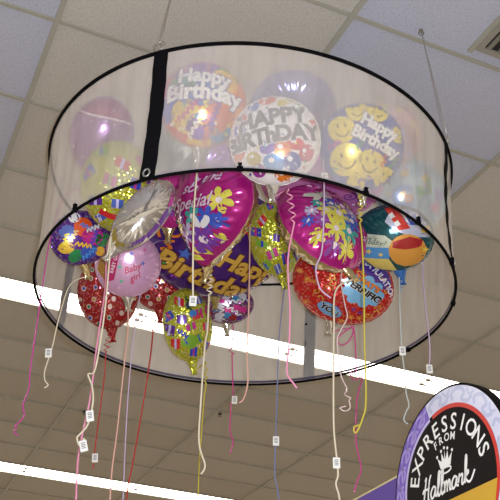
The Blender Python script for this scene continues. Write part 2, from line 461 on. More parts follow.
def balloon_mesh(sh, front, back, pr=None):
    bm = bmesh.new(); NT, NR = 120, 15
    mats = [front, back]
    def grid(sign, mi):
        c = bm.verts.new(sh.P(0, 0, sign*sh.T)); prev = None
        for k in range(1, NR+1):
            t = math.sin(k/NR*PI/2)
            ring = []
            for i in range(NT):
                a = 2*PI*i/NT; r = t*sh.o(a)
                z = sign*sh.T*max(0, 1-t*t)**.56*sh.wrk(a, t)
                ring.append(bm.verts.new(sh.P(r*math.cos(a), r*math.sin(a), z)))
            for i in range(NT):
                j = (i+1) % NT
                q = (c, ring[i], ring[j]) if prev is None else (prev[i], ring[i], ring[j], prev[j])
                f = bm.faces.new(q if sign > 0 else q[::-1]); f.material_index = mi; f.smooth = True
            prev = ring
        return prev
    e1 = grid(1, 0); e2 = grid(-1, 1)
    fl = []
    for i in range(NT):                                   # flat welded seam
        a = 2*PI*i/NT; r = sh.o(a)*1.018+.004*math.sin(sh.wr*a+sh.ph)
        fl.append(bm.verts.new(sh.P(r*math.cos(a), r*math.sin(a), -.012)))
    for i in range(NT):
        j = (i+1) % NT
        f = bm.faces.new((e1[i], fl[i], fl[j], e1[j])); f.material_index = 0
    bmesh.ops.remove_doubles(bm, verts=e1+e2, dist=1e-6)
    if pr: stamp(bm, sh, pr.items, mats)
    return bm, mats
def stamp(bm, sh, items, mats, step=.075):
    for vs, fs, m, layer in items:
        if m not in mats: mats.append(m)
        mi = mats.index(m); b2 = bmesh.new()
        V = [b2.verts.new((v[0], v[1], 0)) for v in vs]
        for f in fs:
            try: b2.faces.new([V[i] for i in f])
            except ValueError: pass
        bmesh.ops.recalc_face_normals(b2, faces=b2.faces)
        xs = [v[0] for v in vs]; ys = [v[1] for v in vs]
        for ax, lo, hi in ((0, min(xs), max(xs)), (1, min(ys), max(ys))):
            q = math.ceil(lo/step)*step
            while q < hi:
                co = (q, 0, 0) if ax == 0 else (0, q, 0); no = (1, 0, 0) if ax == 0 else (0, 1, 0)
                bmesh.ops.bisect_plane(b2, geom=b2.verts[:]+b2.edges[:]+b2.faces[:], plane_co=co, plane_no=no); q += step
        mp = {}
        for f in b2.faces:
            if any(sh.t(v.co.x, v.co.y) > .985 for v in f.verts): continue
            q = []
            for v in (f.verts if f.normal.z >= 0 else list(f.verts)[::-1]):
                if v.index < 0 or v not in mp:
                    x, y = v.co.x, v.co.y; z = sh.z(x, y)
                    h = .02; nx = -(sh.z(x+h, y)-sh.z(x-h, y))/(2*h); ny = -(sh.z(x, y+h)-sh.z(x, y-h))/(2*h)
                    n = Vector((nx, ny, 1)).normalized(); off = .006+.004*layer
                    mp[v] = bm.verts.new(sh.P(x, y, z)+n*off*sh.R)
                q.append(mp[v])
            try:
                nf = bm.faces.new(q); nf.material_index = mi; nf.smooth = True
            except ValueError: pass
        b2.free()

def view_matrix(p, spin, yaw, pitch):
    z = (CAM-p).normalized(); x = UP.cross(z).normalized(); y = z.cross(x)
    V = Matrix((x, y, z)).transposed()
    R = Matrix.Rotation(math.radians(yaw), 3, 'Y') @ Matrix.Rotation(math.radians(-pitch), 3, 'X') @ Matrix.Rotation(math.radians(spin), 3, 'Z')
    return Matrix.Translation(p) @ (V @ R).to_4x4()
BAL = {}
def balloon(key, px, py, d, rpx, label, front, back=None, pr=None, lettering=None, spin=0, yaw=0, pitch=0, sx=1., sy=1., T=.42,
            outline=CIRC, wr=30, amp=.10, neck=-90, name='foil_balloon', group='foil balloons in the net cage'):
    p = at(px, py, d); R = rpx*d/F
    M = view_matrix(p, spin, yaw, pitch)
    t = thing(name, label, 'balloon', M, group)
    sh = Shape(R, sx, sy, T, outline, wr, amp, seed=len(BAL))
    bm, mats = balloon_mesh(sh, front, back or front, pr)
    obj('foil_body', bm, mats, t)
    if lettering:
        for q in (lettering if isinstance(lettering, list) else [lettering]):
            bm = bmesh.new(); mats = []; stamp(bm, sh, q.items, mats); obj('lettering', bm, mats, t)
    # crimped filling neck
    na = math.radians(neck); ro = outline(na)
    bm = bmesh.new(); dr = Vector((math.cos(na)*sx, math.sin(na)*sy, 0)).normalized(); sd = Vector((-dr.y, dr.x, 0))
    base = Vector((math.cos(na)*sx, math.sin(na)*sy, 0))*R*ro
    rows = []
    for k in range(7):
        u = k/6; w = .030*(1-u)**1.4+.008+(.008 if k == 6 else 0)
        c = base+dr*(-.02+.085*u)
        rows.append([bm.verts.new(c+sd*w*s+Vector((0, 0, .006*math.sin(3*s*PI+u*4)+.004*z))) for s in (-1, -.5, 0, .5, 1) for z in (1,)] +
                    [bm.verts.new(c+sd*w*s+Vector((0, 0, .006*math.sin(3*s*PI+u*4)-.004))) for s in (1, .5, 0, -.5, -1)])
    for k in range(6):
        n = len(rows[k])
        for j in range(n): bm.faces.new((rows[k][j], rows[k][(j+1) % n], rows[k+1][(j+1) % n], rows[k+1][j])).smooth = True
    bm.faces.new(rows[0][::-1]); bm.faces.new(rows[-1])
    obj('neck', bm, back or front, t)
    kp = base+dr*.05
    BAL[key] = (t, M, M @ kp)
    return t
def wdirs(): return RT
def ribbon(key, pts, col, w=.0035, yoff=0., tags=(), twist=0., knot=True, label=None):
    """pts: list of picture points, or ('curl', (x0,y0),(x1,y1), radius px, turns); hangs in the vertical plane through the balloon's neck"""
    t, M, kp = BAL[key]; y = kp.y+yoff
    path = [kp] if knot else []
    raw = []
    def flush():
        nonlocal raw
        if raw:
            P = ([path[-1]] if path else [])+raw
            P = catmull(P, 7); path.extend(P[1:] if path else P); raw = []
    for q in pts:
        if q[0] == 'curl':
            _, a, b, r, turns = q; flush()
            pa, pb = at_y(*a, y), at_y(*b, y); rr = r*y*1.18/F; n = int(turns*14)
            for i in range(n+1):
                u = i/n; an = 2*PI*turns*u; k = rr*min(1, 6*u, 6*(1-u))
                path.append(pa.lerp(pb, u)+RT*k*math.cos(an)+fw*k*math.sin(an))
        else: raw.append(at_y(q[0], q[1], y))
    flush()
    bm = bmesh.new(); add_tube(bm, path, w*.78, .0007, seg=6, wdir=RT, twist=twist)
    bm.transform(M.inverted())
    r = obj('ribbon', bm, plain('curling_ribbon', col, .3, 0, .3), t)
    if label: r['label'] = label
    for (tx, ty, rot) in tags:
        p = at_y(tx, ty, y-.006)
        c, s = math.cos(rot), math.sin(rot)
        yaw = Vector((1, 0, 0)); zz = Vector((0, 0, 1))
        X = yaw*c+zz*s; Y = -yaw*s+zz*c; Z = X.cross(Y)
        MM = Matrix((X, Y, Z)).transposed().to_4x4(); MM.translation = p
        bm = bmesh.new(); add_box(bm, (0, 0, 0), (.026, .040, .005))
        bmesh.ops.bevel(bm, geom=bm.edges[:], offset=.0012, segments=1, affect='EDGES')
        for f in bm.faces: f.material_index = 0
        for k in range(4): add_box(bm, (0, .010-.006*k, .003), (.014, .0022, .001), 1)
        bm.transform(M.inverted() @ MM)
        obj('price_tag', bm, [WHITE, plain('tag_print', (90, 90, 95), .6)], r)

YG, PU, BL, RD, MA, TE, OR, GR, WH, YE = (196, 196, 40), (96, 40, 150), (40, 60, 190), (205, 30, 40), (205, 30, 150), (30, 150, 160), (235, 110, 30), (40, 150, 60), (245, 245, 245), (240, 220, 60)
LIL = (205, 160, 210)
def rnd(a, b): return random.uniform(a, b)
def presents(pr, n, cols, smin=.22, smax=.42):
    P = []
    for _ in range(400):
        if len(P) >= n: break
        r, a = math.sqrt(rnd(0, .85)), rnd(0, 2*PI); x, y = r*math.cos(a), r*math.sin(a)
        if any(math.hypot(x-q[0], y-q[1]) < .36 for q in P): continue
        P.append((x, y)); w, h, ro = rnd(smin, smax), rnd(smin, smax)*.7, rnd(-.6, .6); c = cols[len(P) % len(cols)]
        pr.rect(x, y, w, h, ro, c, 0); c2 = cols[(len(P)+2) % len(cols)]
        pr.rect(x, y, w*.22, h, ro, c2 if len(P) % 2 else (200, 190, 240), 1)
    return pr
def dots(pr, n, cols, r=.05, mind=.2, halo=None, rmax=.9):
    P = []
    for _ in range(1500):
        if len(P) >= n: break
        q, a = math.sqrt(rnd(0, rmax)), rnd(0, 2*PI); x, y = q*math.cos(a), q*math.sin(a)
        if any(math.hypot(x-p[0], y-p[1]) < mind for p in P): continue
        P.append((x, y))
        if halo: pr.ell(x, y, r*1.5, None, halo, 0, n=10)
        pr.ell(x, y, r, None, cols[len(P) % len(cols)], 1, n=10)
    return pr

# --- 1: rainbow birthday balloon
pr = Print()
wc = [(236, 120, 50), (246, 200, 60), (225, 90, 150), (70, 170, 90), (40, 150, 190), (70, 100, 200), (130, 70, 180), (240, 150, 60), (220, 70, 60), (150, 90, 190)]
for i, c in enumerate(wc):
    a0, a1 = 2*PI*i/10, 2*PI*(i+1)/10
    P = [(.0, .0)]+[(.97*math.cos(a0+(a1-a0)*k/6), .97*math.sin(a0+(a1-a0)*k/6)) for k in range(7)]
    P = [(x*math.cos(.0)-y*math.sin(0), y) for x, y in P]
    pr.poly(P, wc[(i*3) % 10], 0)
pr.ell(-.05, .25, .62, .34, (60, 120, 200), 1, .2); pr.ell(-.5, .35, .3, .24, (60, 160, 110), 1); pr.ell(.45, .55, .34, .22, (246, 190, 60), 1, -.6)
pr.ell(.3, -.3, .36, .4, (226, 110, 60), 1); pr.ell(-.35, -.35, .34, .4, (236, 200, 80), 1, .3); pr.ell(0, -.55, .34, .3, (130, 80, 190), 1)
for x, y, ro, c in ((.05, -.15, 1.4, YE), (.3, -.25, 1.3, (90, 60, 190)), (-.3, -.2, .9, MA), (.15, -.6, 1.6, OR), (-.1, -.5, 1.2, WH)):
    pr.wave(x, y, .7, .06, 5, .045, ro, c, 2)
for q in range(12): pr.star(rnd(-.7, .7), rnd(-.8, -.1), .06, [YE, WH, TE][q % 3], 2)
le = Print().text('Happy', -.03, .62, .46, WH, .0, 4, .045, 0, .28, (70, 60, 160)).text('Birthday', .0, .24, .50, WH, 0.02, 4, .045, 0, .22, (70, 60, 160))
balloon('rainbow', 203, 105, 3.72, 43, 'round rainbow birthday balloon with white lettering beside the black near strap', foil((215, 130, 120)), SILVER, pr, le, spin=-6, pitch=10)

# --- 2: white birthday balloon
pr = Print()
for x, y, rx, ry, c in ((-.12, -.22, .19, .15, (110, 60, 190)), (.2, -.25, .2, .17, (230, 130, 40)), (.48, -.12, .2, .14, (220, 50, 60)), (.02, -.55, .24, .18, (40, 130, 200)),
                        (.42, -.5, .2, .2, (60, 80, 170)), (.72, -.3, .15, .2, (200, 50, 80)), (-.42, -.48, .17, .15, (190, 170, 60)), (-.3, -.72, .16, .14, (150, 50, 150)), (.25, -.82, .2, .12, (220, 120, 40)),
                        (-.75, .1, .14, .2, (110, 90, 200)), (-.72, .4, .12, .14, (210, 80, 70)), (-.2, .86, .2, .1, (220, 90, 70)), (.2, .86, .2, .1, (210, 190, 70)), (.5, .7, .16, .12, (70, 170, 110)), (.8, .3, .1, .18, (220, 80, 60)), (-.75, -.35, .13, .18, (220, 110, 60)), (-.5, .72, .14, .12, (90, 120, 200))):
    pr.ell(x, y, rx, ry, c, 0, rnd(-.5, .5)); pr.ell(x-.05, y+.05, rx*.3, ry*.3, WH, 1)
pr.wave(0, -.05, .5, .05, 3, .03, .6, (60, 150, 200), 1)
for q in range(16): pr.star(rnd(-.75, .75), rnd(-.8, .8), .045, [YE, RD, TE, PU][q % 4], 0)
le = Print().text('HAPPY', -.08, .44, .50, (95, 95, 105), .20, 4, .05, .0, .1, WH).text('BIRThDAY!', .0, .05, .48, (95, 95, 105), .20, 4, .05, 0, .1, WH, .92)
balloon('white', 275, 141, 3.54, 45, 'round white birthday balloon with thick grey letters and coloured dots', foil((232, 228, 232), .2, .3), SILVER, pr, le, spin=-2, pitch=12, yaw=-4)

# --- 3, 5: plain pale balloons behind the printed ones
balloon('lavender', 293, 111, 3.94, 43, 'plain pale lavender balloon behind the grey lettered white balloon', foil((140, 136, 190), .2, .6), SILVER, pitch=-22, sy=.98, T=0.32)
pr = dots(Print(), 14, [(225, 190, 200), (215, 205, 160), (190, 190, 225)], .1, .3)
balloon('blush', 387, 136, 3.88, 34, 'pale translucent looking blush balloon behind the smiley face balloon', foil((205, 175, 185), .2, .5), SILVER, pr, pitch=-15, yaw=0)

# --- 4: smiley balloon
pr = Print()
def smiley(x, y, r, ro):
    pr.ell(x, y, r, None, (245, 220, 70), 1, n=22)
    c, s = math.cos(ro), math.sin(ro); L = lambda u, v: (x+(u*c-v*s)*r, y+(u*s+v*c)*r)
    for u in (-.28, .28): ex, ey = L(u, .28); pr.ell(ex, ey, r*.075, r*.13, (70, 60, 30), 2, ro, 8)
    pr.stroke([L(-.55, -.1), L(-.3, -.42), (L(0, -.52)), L(.3, -.42), L(.55, -.1)], r*.09, (90, 75, 30), 2, 4)
for a in ((-.52, .38, .31, .1), (-.15, .82, .26, .3), (.36, .80, .26, -.2), (-.42, -.30, .38, .15), (.12, -.42, .34, -.25), (.50, -.74, .27, -.3), (.84, .25, .2, 1.), (-.2, -.84, .22, 0)): smiley(*a)
for x, y, ro, c in ((-.7, .05, .5, MA), (-.1, .05, .8, GR), (.45, -.35, 1.2, OR), (-.75, -.6, .9, TE), (.3, -.1, .2, (120, 70, 190)), (.7, -.4, .9, GR), (0, -.75, .4, (120, 70, 190))): pr.wave(x, y, .3, .05, 2, .04, ro, c, 2)
le = Print().text('Happy', .36, .42, .36, WH, -.50, 4, .05, 0, 0, (50, 60, 140)).text('Birthday', .26, .08, .36, WH, -.50, 4, .05, 0, 0, (50, 60, 140))
balloon('smiley', 362, 147, 3.70, 42, 'blue balloon covered in yellow smiley faces around white birthday lettering', foil((46, 72, 170), .2, .35), SILVER, pr, le, sy=1.03, yaw=10, pitch=4)

# --- 6: pastel letters
pr = Print()
for x, y, r, c in ((-.5, .1, .2, (240, 200, 150)), (.3, .5, .15, (240, 220, 140)), (.55, -.3, .16, (230, 170, 200)), (0, -.5, .18, (240, 190, 190)), (-.3, .65, .12, (230, 200, 150)), (.1, .05, .1, (180, 220, 190))): pr.ell(x, y, r, r*.8, c, 0)
for q in range(10): pr.star(rnd(-.8, .8), rnd(-.8, .8), .09, [(240, 215, 130), (220, 170, 210), (170, 200, 230)][q % 3], 1)
le = Print().text('C', -.38, -.02, .8, (130, 160, 215), .2, 3, .06).text('o', -.22, -.0, .42, (232, 160, 110), 0, 4, .05).text('a', .12, .22, .52, (130, 190, 140), .3, 3, .04).text('l', .36, .28, .62, (150, 180, 130), .15, 3, .04).text('b', .65, .05, .5, (170, 160, 215), 0, 3, .04)
balloon('pastel', 413, 197, 4.12, 36, 'pale blue balloon with pastel letters pressed against the right side net', foil((176, 205, 222), .2, .4), SILVER, pr, le, yaw=14)

# --- 7: lilac balloon with mauve band (left)
pr = Print()
pr.poly([(-.82, .52), (-.5, .52), (0, .55), (.5, .56), (.84, .52), (.72, .68), (.4, .9), (0, .97), (-.4, .88), (-.7, .68)], (160, 70, 125), 0)
pr.stroke([(-.84, .48), (-.5, .48), (0, .51), (.5, .52), (.86, .48)], .05, (240, 220, 235), 1)
for x, y in ((-.3, -.05), (.25, .02), (-.05, -.45), (.42, -.4), (-.55, -.35)): pr.spiral(x, y, .11, 1.5, .03, (170, 90, 160), 1, rnd(0, 6))
dots(pr, 14, [(235, 215, 240)], .03, .25)
balloon('bonnet', 102, 136, 3.95, 36, 'lilac balloon with a mauve band along its top at the left side', foil((160, 112, 170), .22, .4), SILVER, pr, sx=.86, sy=1.08, spin=-14, pitch=-6)

# --- 8: yellow-green presents balloon (left, crossing the hoop line)
GRN = holo((176, 178, 40), (255, 250, 190))
PC = [(92, 40, 150), (50, 70, 190), (205, 40, 50), (190, 50, 140), (60, 90, 180), (120, 170, 50)]
pr = presents(Print(), 13, PC)
pr.stroke([(-.6, -.45), (-.3, -.62), (0, -.66)], .12, RD, 2).stroke([(.1, -.64), (.4, -.55), (.65, -.35)], .12, RD, 2)
balloon('gift_left', 120, 187, 3.82, 42, 'yellow green glittery balloon with gift shapes crossing the near hoop at left', GRN, GRN, pr, spin=8, sx=0.9, sy=1.08)

# --- 9: silver backed balloon seen on edge
pr = Print().stroke([(.8, .45), (.88, 0), (.8, -.45), (.55, -.75)], .16, (120, 70, 160), 0).stroke([(-.55, -.7), (-.1, -.92), (.3, -.88)], .14, (150, 130, 60), 0).stroke([(.5, .8), (.75, .5)], .12, (190, 60, 150), 1)
balloon('silver', 143, 215, 3.60, 43, 'crinkled silver balloon seen on its edge under the black near strap', SILVER, SILVER, pr, spin=0, yaw=-10, pitch=10, T=0.36, amp=.16, wr=22, sx=0.5)
# tilt its long axis up to the right
t_, M_, k_ = BAL['silver']
rot = Matrix.Translation(M_.translation) @ Matrix.Rotation(math.radians(-38), 4, (CAM-M_.translation).normalized()) @ Matrix.Translation(-M_.translation)
t_.matrix_basis = rot @ M_; BAL['silver'] = (t_, rot @ M_, rot @ k_)

# --- 10: purple confetti balloon at far left
pr = Print()
for x, y, r, c in ((.05, .4, .36, (232, 90, 40)), (.3, .0, .38, (205, 40, 150)), (.65, -.2, .3, (30, 130, 70)), (-.5, .35, .25, (90, 110, 190)), (-.25, -.1, .3, (92, 30, 140)), (-.6, -.25, .25, (230, 190, 50)), (.1, -.55, .3, (60, 90, 190)), (-.35, -.6, .25, (30, 140, 80)), (.5, -.6, .2, (235, 180, 50)), (-.15, .78, .2, WH)): pr.ell(x, y, r, r*.85, c, 0, rnd(0, 3))
for x, y, ro, c in ((.2, .35, -.7, (110, 130, 220)), (-.35, .1, .9, (235, 200, 130)), (-.05, -.25, -.4, (240, 190, 60)), (.35, -.05, 1., (90, 70, 200)), (.1, -.6, .6, (80, 150, 230)), (-.6, 0, 1.2, YE), (.4, .3, .2, WH)): pr.wave(x, y, .55, .07, 4, .055, ro, c, 1)
balloon('confetti', 81, 238, 3.92, 29, 'purple balloon with orange, pink and green spots lowest at the left hoop', holo((84, 36, 140), (230, 220, 255), amount=.3), GOLDSIL, pr, spin=10, yaw=14, sx=1.05, sy=.93)

# --- 14: magenta heart
pr = Print()
FC = [(226, 218, 90), (60, 90, 200), (60, 170, 165), (190, 175, 215), (226, 218, 90), (120, 60, 170)]
for i, (x, y, r) in enumerate(((.62, .28, .24), (.42, -.05, .22), (.12, -.05, .20), (-.02, -.36, .20), (-.35, -.32, .20), (.28, -.42, .30), (.2, -.2, .12), (.62, -.05, .14), (-.55, -.1, .12), (-.15, -.55, .14), (.15, -.75, .2), (-.2, -.1, .11), (.55, -.4, .13))):
    pr.flower(x, y, r, FC[(i+(0 if i != 1 else 0)) % 6], (240, 225, 235), i % 2, 6, rnd(0, 1))
for s in (-1, 1): pr.ell(.3+s*.09, -.12, .13, .06, (240, 240, 245), 3, .9*s); pr.ell(-.55+s*.07, .08, .1, .045, (190, 170, 200), 3, .8*s)
le = Print().text("You're", .15, .62, .26, (215, 190, 220), .25, 4, .012, .35).text('so', -.15, .42, .28, (215, 190, 220), .25, 4, .012, .35).text('Special', .02, .17, .33, (225, 205, 228), .25, 4, .012, .35)
MAG = foil((176, 22, 128), .16, .4)
balloon('heart_front', 213, 216, 3.80, 56, 'magenta heart balloon with flowers and silver script in the middle front', MAG, GOLDSIL, pr, le, outline=HEART, yaw=-52, pitch=6, spin=-4, T=0.56, amp=.12, sx=1.04)

# --- 17: magenta flower balloon (right)
pr = Print()
for i, (x, y, r) in enumerate(((.52, .05, .22), (.25, .12, .16), (.05, -.02, .17), (.28, -.12, .24), (-.05, .18, .1), (-.25, .05, .11), (-.15, -.2, .13), (.55, -.3, .2), (.75, .1, .1), (.05, -.42, .2), (.35, -.5, .22), (.7, -.1, .12), (-.05, -.68, .18), (-.4, -.12, .10), (.2, -.78, .18), (-.32, -.45, .13))):
    pr.flower(x-.38, y+.02, r*1.2, [(150, 80, 170), (60, 90, 200), (226, 218, 90), (226, 218, 90), (60, 170, 165), (190, 175, 215)][i % 6], (240, 225, 235), i % 2, 7, rnd(0, 1))
for s in (-1, 1): pr.ell(-.22+s*.15, .42, .17, .07, (205, 200, 190), 3, .35*s); pr.ell(-.22+s*.12, .32, .12, .05, (205, 200, 190), 3, -.35*s)
pr.stroke([(-.22, .5), (-.2, .2)], .04, (160, 200, 170), 4, 2)
le = Print().text("You're so", .18, .60, .22, (225, 170, 215), -.25, 4, .012, .35).text('Special', .2, .36, .26, (225, 170, 215), -.25, 4, .012, .35)
balloon('flower', 322, 228, 3.80, 52, 'magenta flower balloon showing its silver rim above the red balloon', MAG, GOLDSIL, pr, le, yaw=50, pitch=40, spin=0, T=0.56, amp=.14)

# --- 16: yellow green presents balloon in the centre
pr = presents(Print(), 14, PC)
balloon('gift_mid', 275, 239, 4.20, 35, 'yellow green glittery gift balloon between the purple and magenta flower balloons', GRN, GRN, pr, sx=0.74, sy=1.06, spin=12, yaw=10)

# --- 13: large purple birthday balloon
pr = Print()
pr.spiral(-.62, .30, .22, 1.6, .045, (226, 120, 40), 1, 0).stroke([(-.42, .3), (-.55, .6), (-.35, .72), (-.25, .5), (-.4, .45)], .045, (226, 120, 40), 1).wave(-.72, -.05, .4, .06, 3, .045, 1.2, (226, 120, 40), 1)
pr.spiral(.45, .42, .17, 1.6, .045, (215, 30, 60), 1, 1).stroke([(.45, .25), (.7, .35), (.62, .6), (.5, .55)], .045, (215, 30, 60), 1)
for x, y, r, c in ((-.72, .42, .08, (120, 190, 90)), (-.45, -.1, .12, (60, 100, 200)), (.75, .12, .1, (215, 40, 50)), (.6, -.05, .06, (215, 40, 50)), (-.3, .1, .06, OR), (.8, -.2, .07, (60, 100, 200)), (-.75, -.3, .1, (60, 160, 80)), (-.6, -.5, .09, (150, 60, 180)), (.2, .5, .08, GR)): pr.star(x, y, r, c, 1, rot=rnd(0, 1))
le = Print().text('Happy', .50, -.42, .44, (214, 170, 70), -.52, 4, .035, .0, 0, (110, 60, 20), 1., .95).text('Birthday', -.16, -.56, .48, (214, 170, 70), -.52, 4, .035, 0, 0, (110, 60, 20), 1., .95)
balloon('purple', 216, 243, 4.44, 66, 'large deep purple balloon with gold slanted birthday lettering and squiggles', foil((70, 26, 120), .16, .4), GOLDSIL, pr, le, sx=1.06, sy=0.84, yaw=4, pitch=-12)

# --- 18: red congratulations balloon
pr = Print()
pr.poly([(.05, .97), (.5, .85), (.85, .5), (.95, .1), (.72, .22), (.45, .36), (.2, .52), (.0, .72)], (80, 50, 150), 1)
for i in range(46):
    r, a = math.sqrt(rnd(0, .88)), rnd(0, 2*PI); x, y = r*math.cos(a), r*math.sin(a)
    k = i % 4
    if k == 0: pr.flower(x, y, .075, (214, 120, 60), (240, 190, 70), 0, 5)
    elif k == 1: pr.spiral(x, y, .08, 1.2, .025, (214, 150, 60), 0, rnd(0, 6))
    elif k == 2: pr.star(x, y, .06, (110, 60, 160), 0)
    else: pr.stroke([(x, y), (x+.06, y+.05), (x+.12, y-.02)], .025, (230, 170, 80), 0)
pr.ell(.40, .0, .36, .34, (120, 180, 225), 2); pr.ell(-.12, -.68, .26, .16, (110, 160, 210), 2, -.3)
for k in range(9): a = 2*PI*k/9; pr.ell(.40+.33*math.cos(a), .0+.31*math.sin(a), .1, .1, (120, 180, 225), 2)
le = Print().text('CONGRATULATIONS', .52, .56, .17, (240, 235, 245), -.62, 5, .03, 0, .35).text("THAT'S", .44, .20, .17, (240, 130, 50), -.38, 5, .05, 0, 0, (40, 20, 20))
le.text('TERRIFIC', .40, .0, .21, (25, 25, 30), -.38, 5, .05, 0, 0, WH, .95)
l2 = Print().text('YOU', -.12, -.68, .18, (25, 25, 30), -.38, 5, .05, 0, 0, WH)
balloon('red', 343, 284, 4.12, 48, 'bright red balloon with a purple banner and blue burst, lowest at right', holo((190, 26, 24), (255, 190, 130), 150, .4, .3), SILVER, pr, [le, l2], sx=1.05, sy=0.82, spin=-16, pitch=-4)

# --- 19: teal and blue balloon on the right (plain picture areas)
pr = Print()
pr.poly([(-.95, .22), (-.2, .16), (.0, -.02), (-.02, -.2), (-.9, -.2)], (205, 214, 195), 1)
pr.poly([(-.95, -.2), (.0, -.2), (-.1, -.55), (-.8, -.55)], (80, 150, 215), 1)
pr.poly([(-.75, -.55), (-.1, -.55), (.1, -.95), (-.4, -.9)], (226, 205, 110), 1)
pr.poly([(-.05, .9), (.5, .85), (.95, .3), (.9, .05), (.45, .12), (.05, .3), (-.2, .55)], (190, 195, 220), 1)
pr.ell(.35, -.3, .46, .5, (226, 160, 70), 2, .2); pr.poly([(.0, -.02), (.4, .12), (.72, .02), (.68, -.2), (.3, -.26), (-.02, -.2)], (176, 40, 44), 3)
pr.poly([(-.2, .92), (.08, .95), (.42, .36), (.14, .3)], (205, 50, 40), 2)
pr.rect(-.03, .72, .14, .12, -1., WH, 3); pr.rect(.1, .5, .14, .12, -1., WH, 3); pr.rect(.24, .75, .05, .6, .5, WH, 3)
pr.ell(.5, .68, .24, .24, (40, 80, 190), 3); pr.rect(.5, .68, .2, .22, .1, WH, 4); pr.rect(.5, .68, .12, .14, .1, (90, 120, 210), 5)
pr.ell(.78, .3, .12, .08, (240, 210, 90), 3, .6); pr.star(-.6, -.34, .1, (226, 205, 110), 2); pr.star(-.3, -.42, .08, (226, 205, 110), 2); pr.star(.78, -.3, .1, (240, 200, 80), 3)
le = Print().text("How's", -.66, .08, .2, (90, 120, 110), -.12, 4, .005, .3).text('baby?', -.4, -.06, .2, (90, 120, 110), -.12, 4, .005, .3)
balloon('baby_teal', 393, 238, 3.98, 40, 'teal and blue balloon with a pale banner and red stripes under the right hoop', foil((24, 84, 92), .16, .45), foil((60, 120, 200), .16, .5), pr, le, sx=1.0, sy=.84, pitch=-10, neck=-80)

# --- 11, 12: red spotted balloons and the pink baby balloon in front
REDH = holo((150, 16, 22), (255, 150, 150), 160, .4, .3)
DC = [(60, 80, 170), (210, 190, 180), (40, 120, 90), (190, 150, 60)]
balloon('red_heart', 108, 293, 4.40, 33, 'red spotted balloon with blue dots hanging lowest at left', REDH, REDH, dots(Print(), 30, DC, .05, .24, (225, 190, 185)), sx=0.9, sy=1.08, spin=6)
balloon('red_round', 160, 283, 4.60, 27, 'small red spotted balloon between the pink baby and purple balloons', REDH, REDH, dots(Print(), 24, DC, .06, .26, (225, 190, 185)))
pr = Print()
pr.poly([(-.05, .95), (-.28, .3), (-.42, -.4), (-.66, -.5), (-.52, .2), (-.3, .9)], (190, 40, 110), 1)
pr.poly([(-.32, .9), (-.54, .2), (-.70, -.45), (-.93, -.1), (-.8, .5)], (176, 130, 60), 2)
dots(pr, 14, [(235, 200, 225)], .03, .2)
for x, y, c in ((.1, .4, (90, 110, 200)), (-.25, .0, (90, 190, 160)), (.45, .1, (90, 110, 200)), (.15, -.5, (220, 110, 170)), (.5, .5, (220, 110, 170)), (-.2, -.45, (90, 190, 160))): pr.star(x, y, .08, c, 1)
le = Print().text('Baby', .12, -.05, .28, (205, 70, 110), .35, 4, .01, .3).text('girl', .2, -.32, .26, (205, 70, 110), .35, 4, .01, .3)
l2 = Print().text('BABY GIRL', -.40, .15, .15, (245, 215, 235), 1.3, 5, .02)
balloon('pink_baby', 128, 265, 4.06, 34, 'pale pink balloon with a dark pink band in front of the red spotted one', foil((214, 168, 208), .2, .35), SILVER, pr, [le, l2], sx=0.95, sy=0.95, spin=0, pitch=-8)

# --- 21: yellow-green presents balloon lowest in the middle
pr = presents(Print(), 15, PC)
for x, y, c in ((-.4, -.2, BL), (.25, .2, RD), (0, .6, (30, 110, 60))): pr.wave(x, y, .4, .06, 3, .05, rnd(0, 3), c, 2)
pr.ell(.1, .3, .16, .1, (60, 130, 210), 2); pr.ell(-.1, -.45, .26, .2, (120, 170, 50), 1)
balloon('gift_low', 188, 325, 4.36, 36, 'yellow green glittery gift balloon hanging lowest in the middle', GRN, GRN, pr, sx=0.7, sy=1.0, spin=8, yaw=16)

# --- 22, 23: small glimpses
pr = Print(); dots(pr, 20, [(60, 130, 190), (205, 40, 140), (150, 30, 40), (200, 200, 215), (90, 40, 140)], .16, .24)
for k in range(5): pr.wave(rnd(-.5, .5), rnd(-.5, .5), .7, .08, 3, .07, rnd(0, 3), (215, 215, 225), 2)
balloon('multi', 227, 304, 4.66, 24, 'small silver and multicoloured balloon below the purple birthday balloon', holo((120, 60, 110), (220, 240, 255)), SILVER, pr, sx=1.1, sy=.82)
pr = Print()
for i in range(9): pr.flower(rnd(-.6, .6), rnd(-.6, .6), .2, FC[i % 6], WH, i % 2, 6)
balloon('magenta_small', 168, 200, 4.04, 26, 'dark magenta balloon squeezed between the silver and magenta heart balloons', MAG, GOLDSIL, pr, sx=.9, sy=1.1, yaw=-20, T=0.3)

# --- 15: two lilac balloons with curls
def curls(n):
    pr = Print()
    for k in range(n): 
        r, a = math.sqrt(rnd(.02, .7)), rnd(0, 2*PI); pr.spiral(r*math.cos(a), r*math.sin(a), .13, 1.7, .035, (130, 60, 150), 1, rnd(0, 6))
    return dots(pr, 16, [(240, 225, 245)], .03, .2)
balloon('lilac_left', 204, 171, 4.17, 36, 'lilac curl patterned balloon peeping out above the magenta heart', foil((176, 130, 205), .2, .4), SILVER, curls(9), pitch=-16, sx=1.15, sy=.86, T=0.3)
balloon('lilac_wide', 322, 186, 4.00, 50, 'wide lilac pink balloon with curls behind the near hoop at right', foil((205, 120, 190), .2, .4), SILVER, curls(11), pitch=-42, sx=1.2, sy=0.9, spin=-6, T=0.16)
# grey silver balloon behind the near strap
balloon('grey', 178, 147, 4.04, 31, 'grey silver balloon low behind the black near strap beside the rainbow balloon', foil((150, 158, 160), .16, .7), SILVER, pitch=-6, yaw=-8, T=0.3)

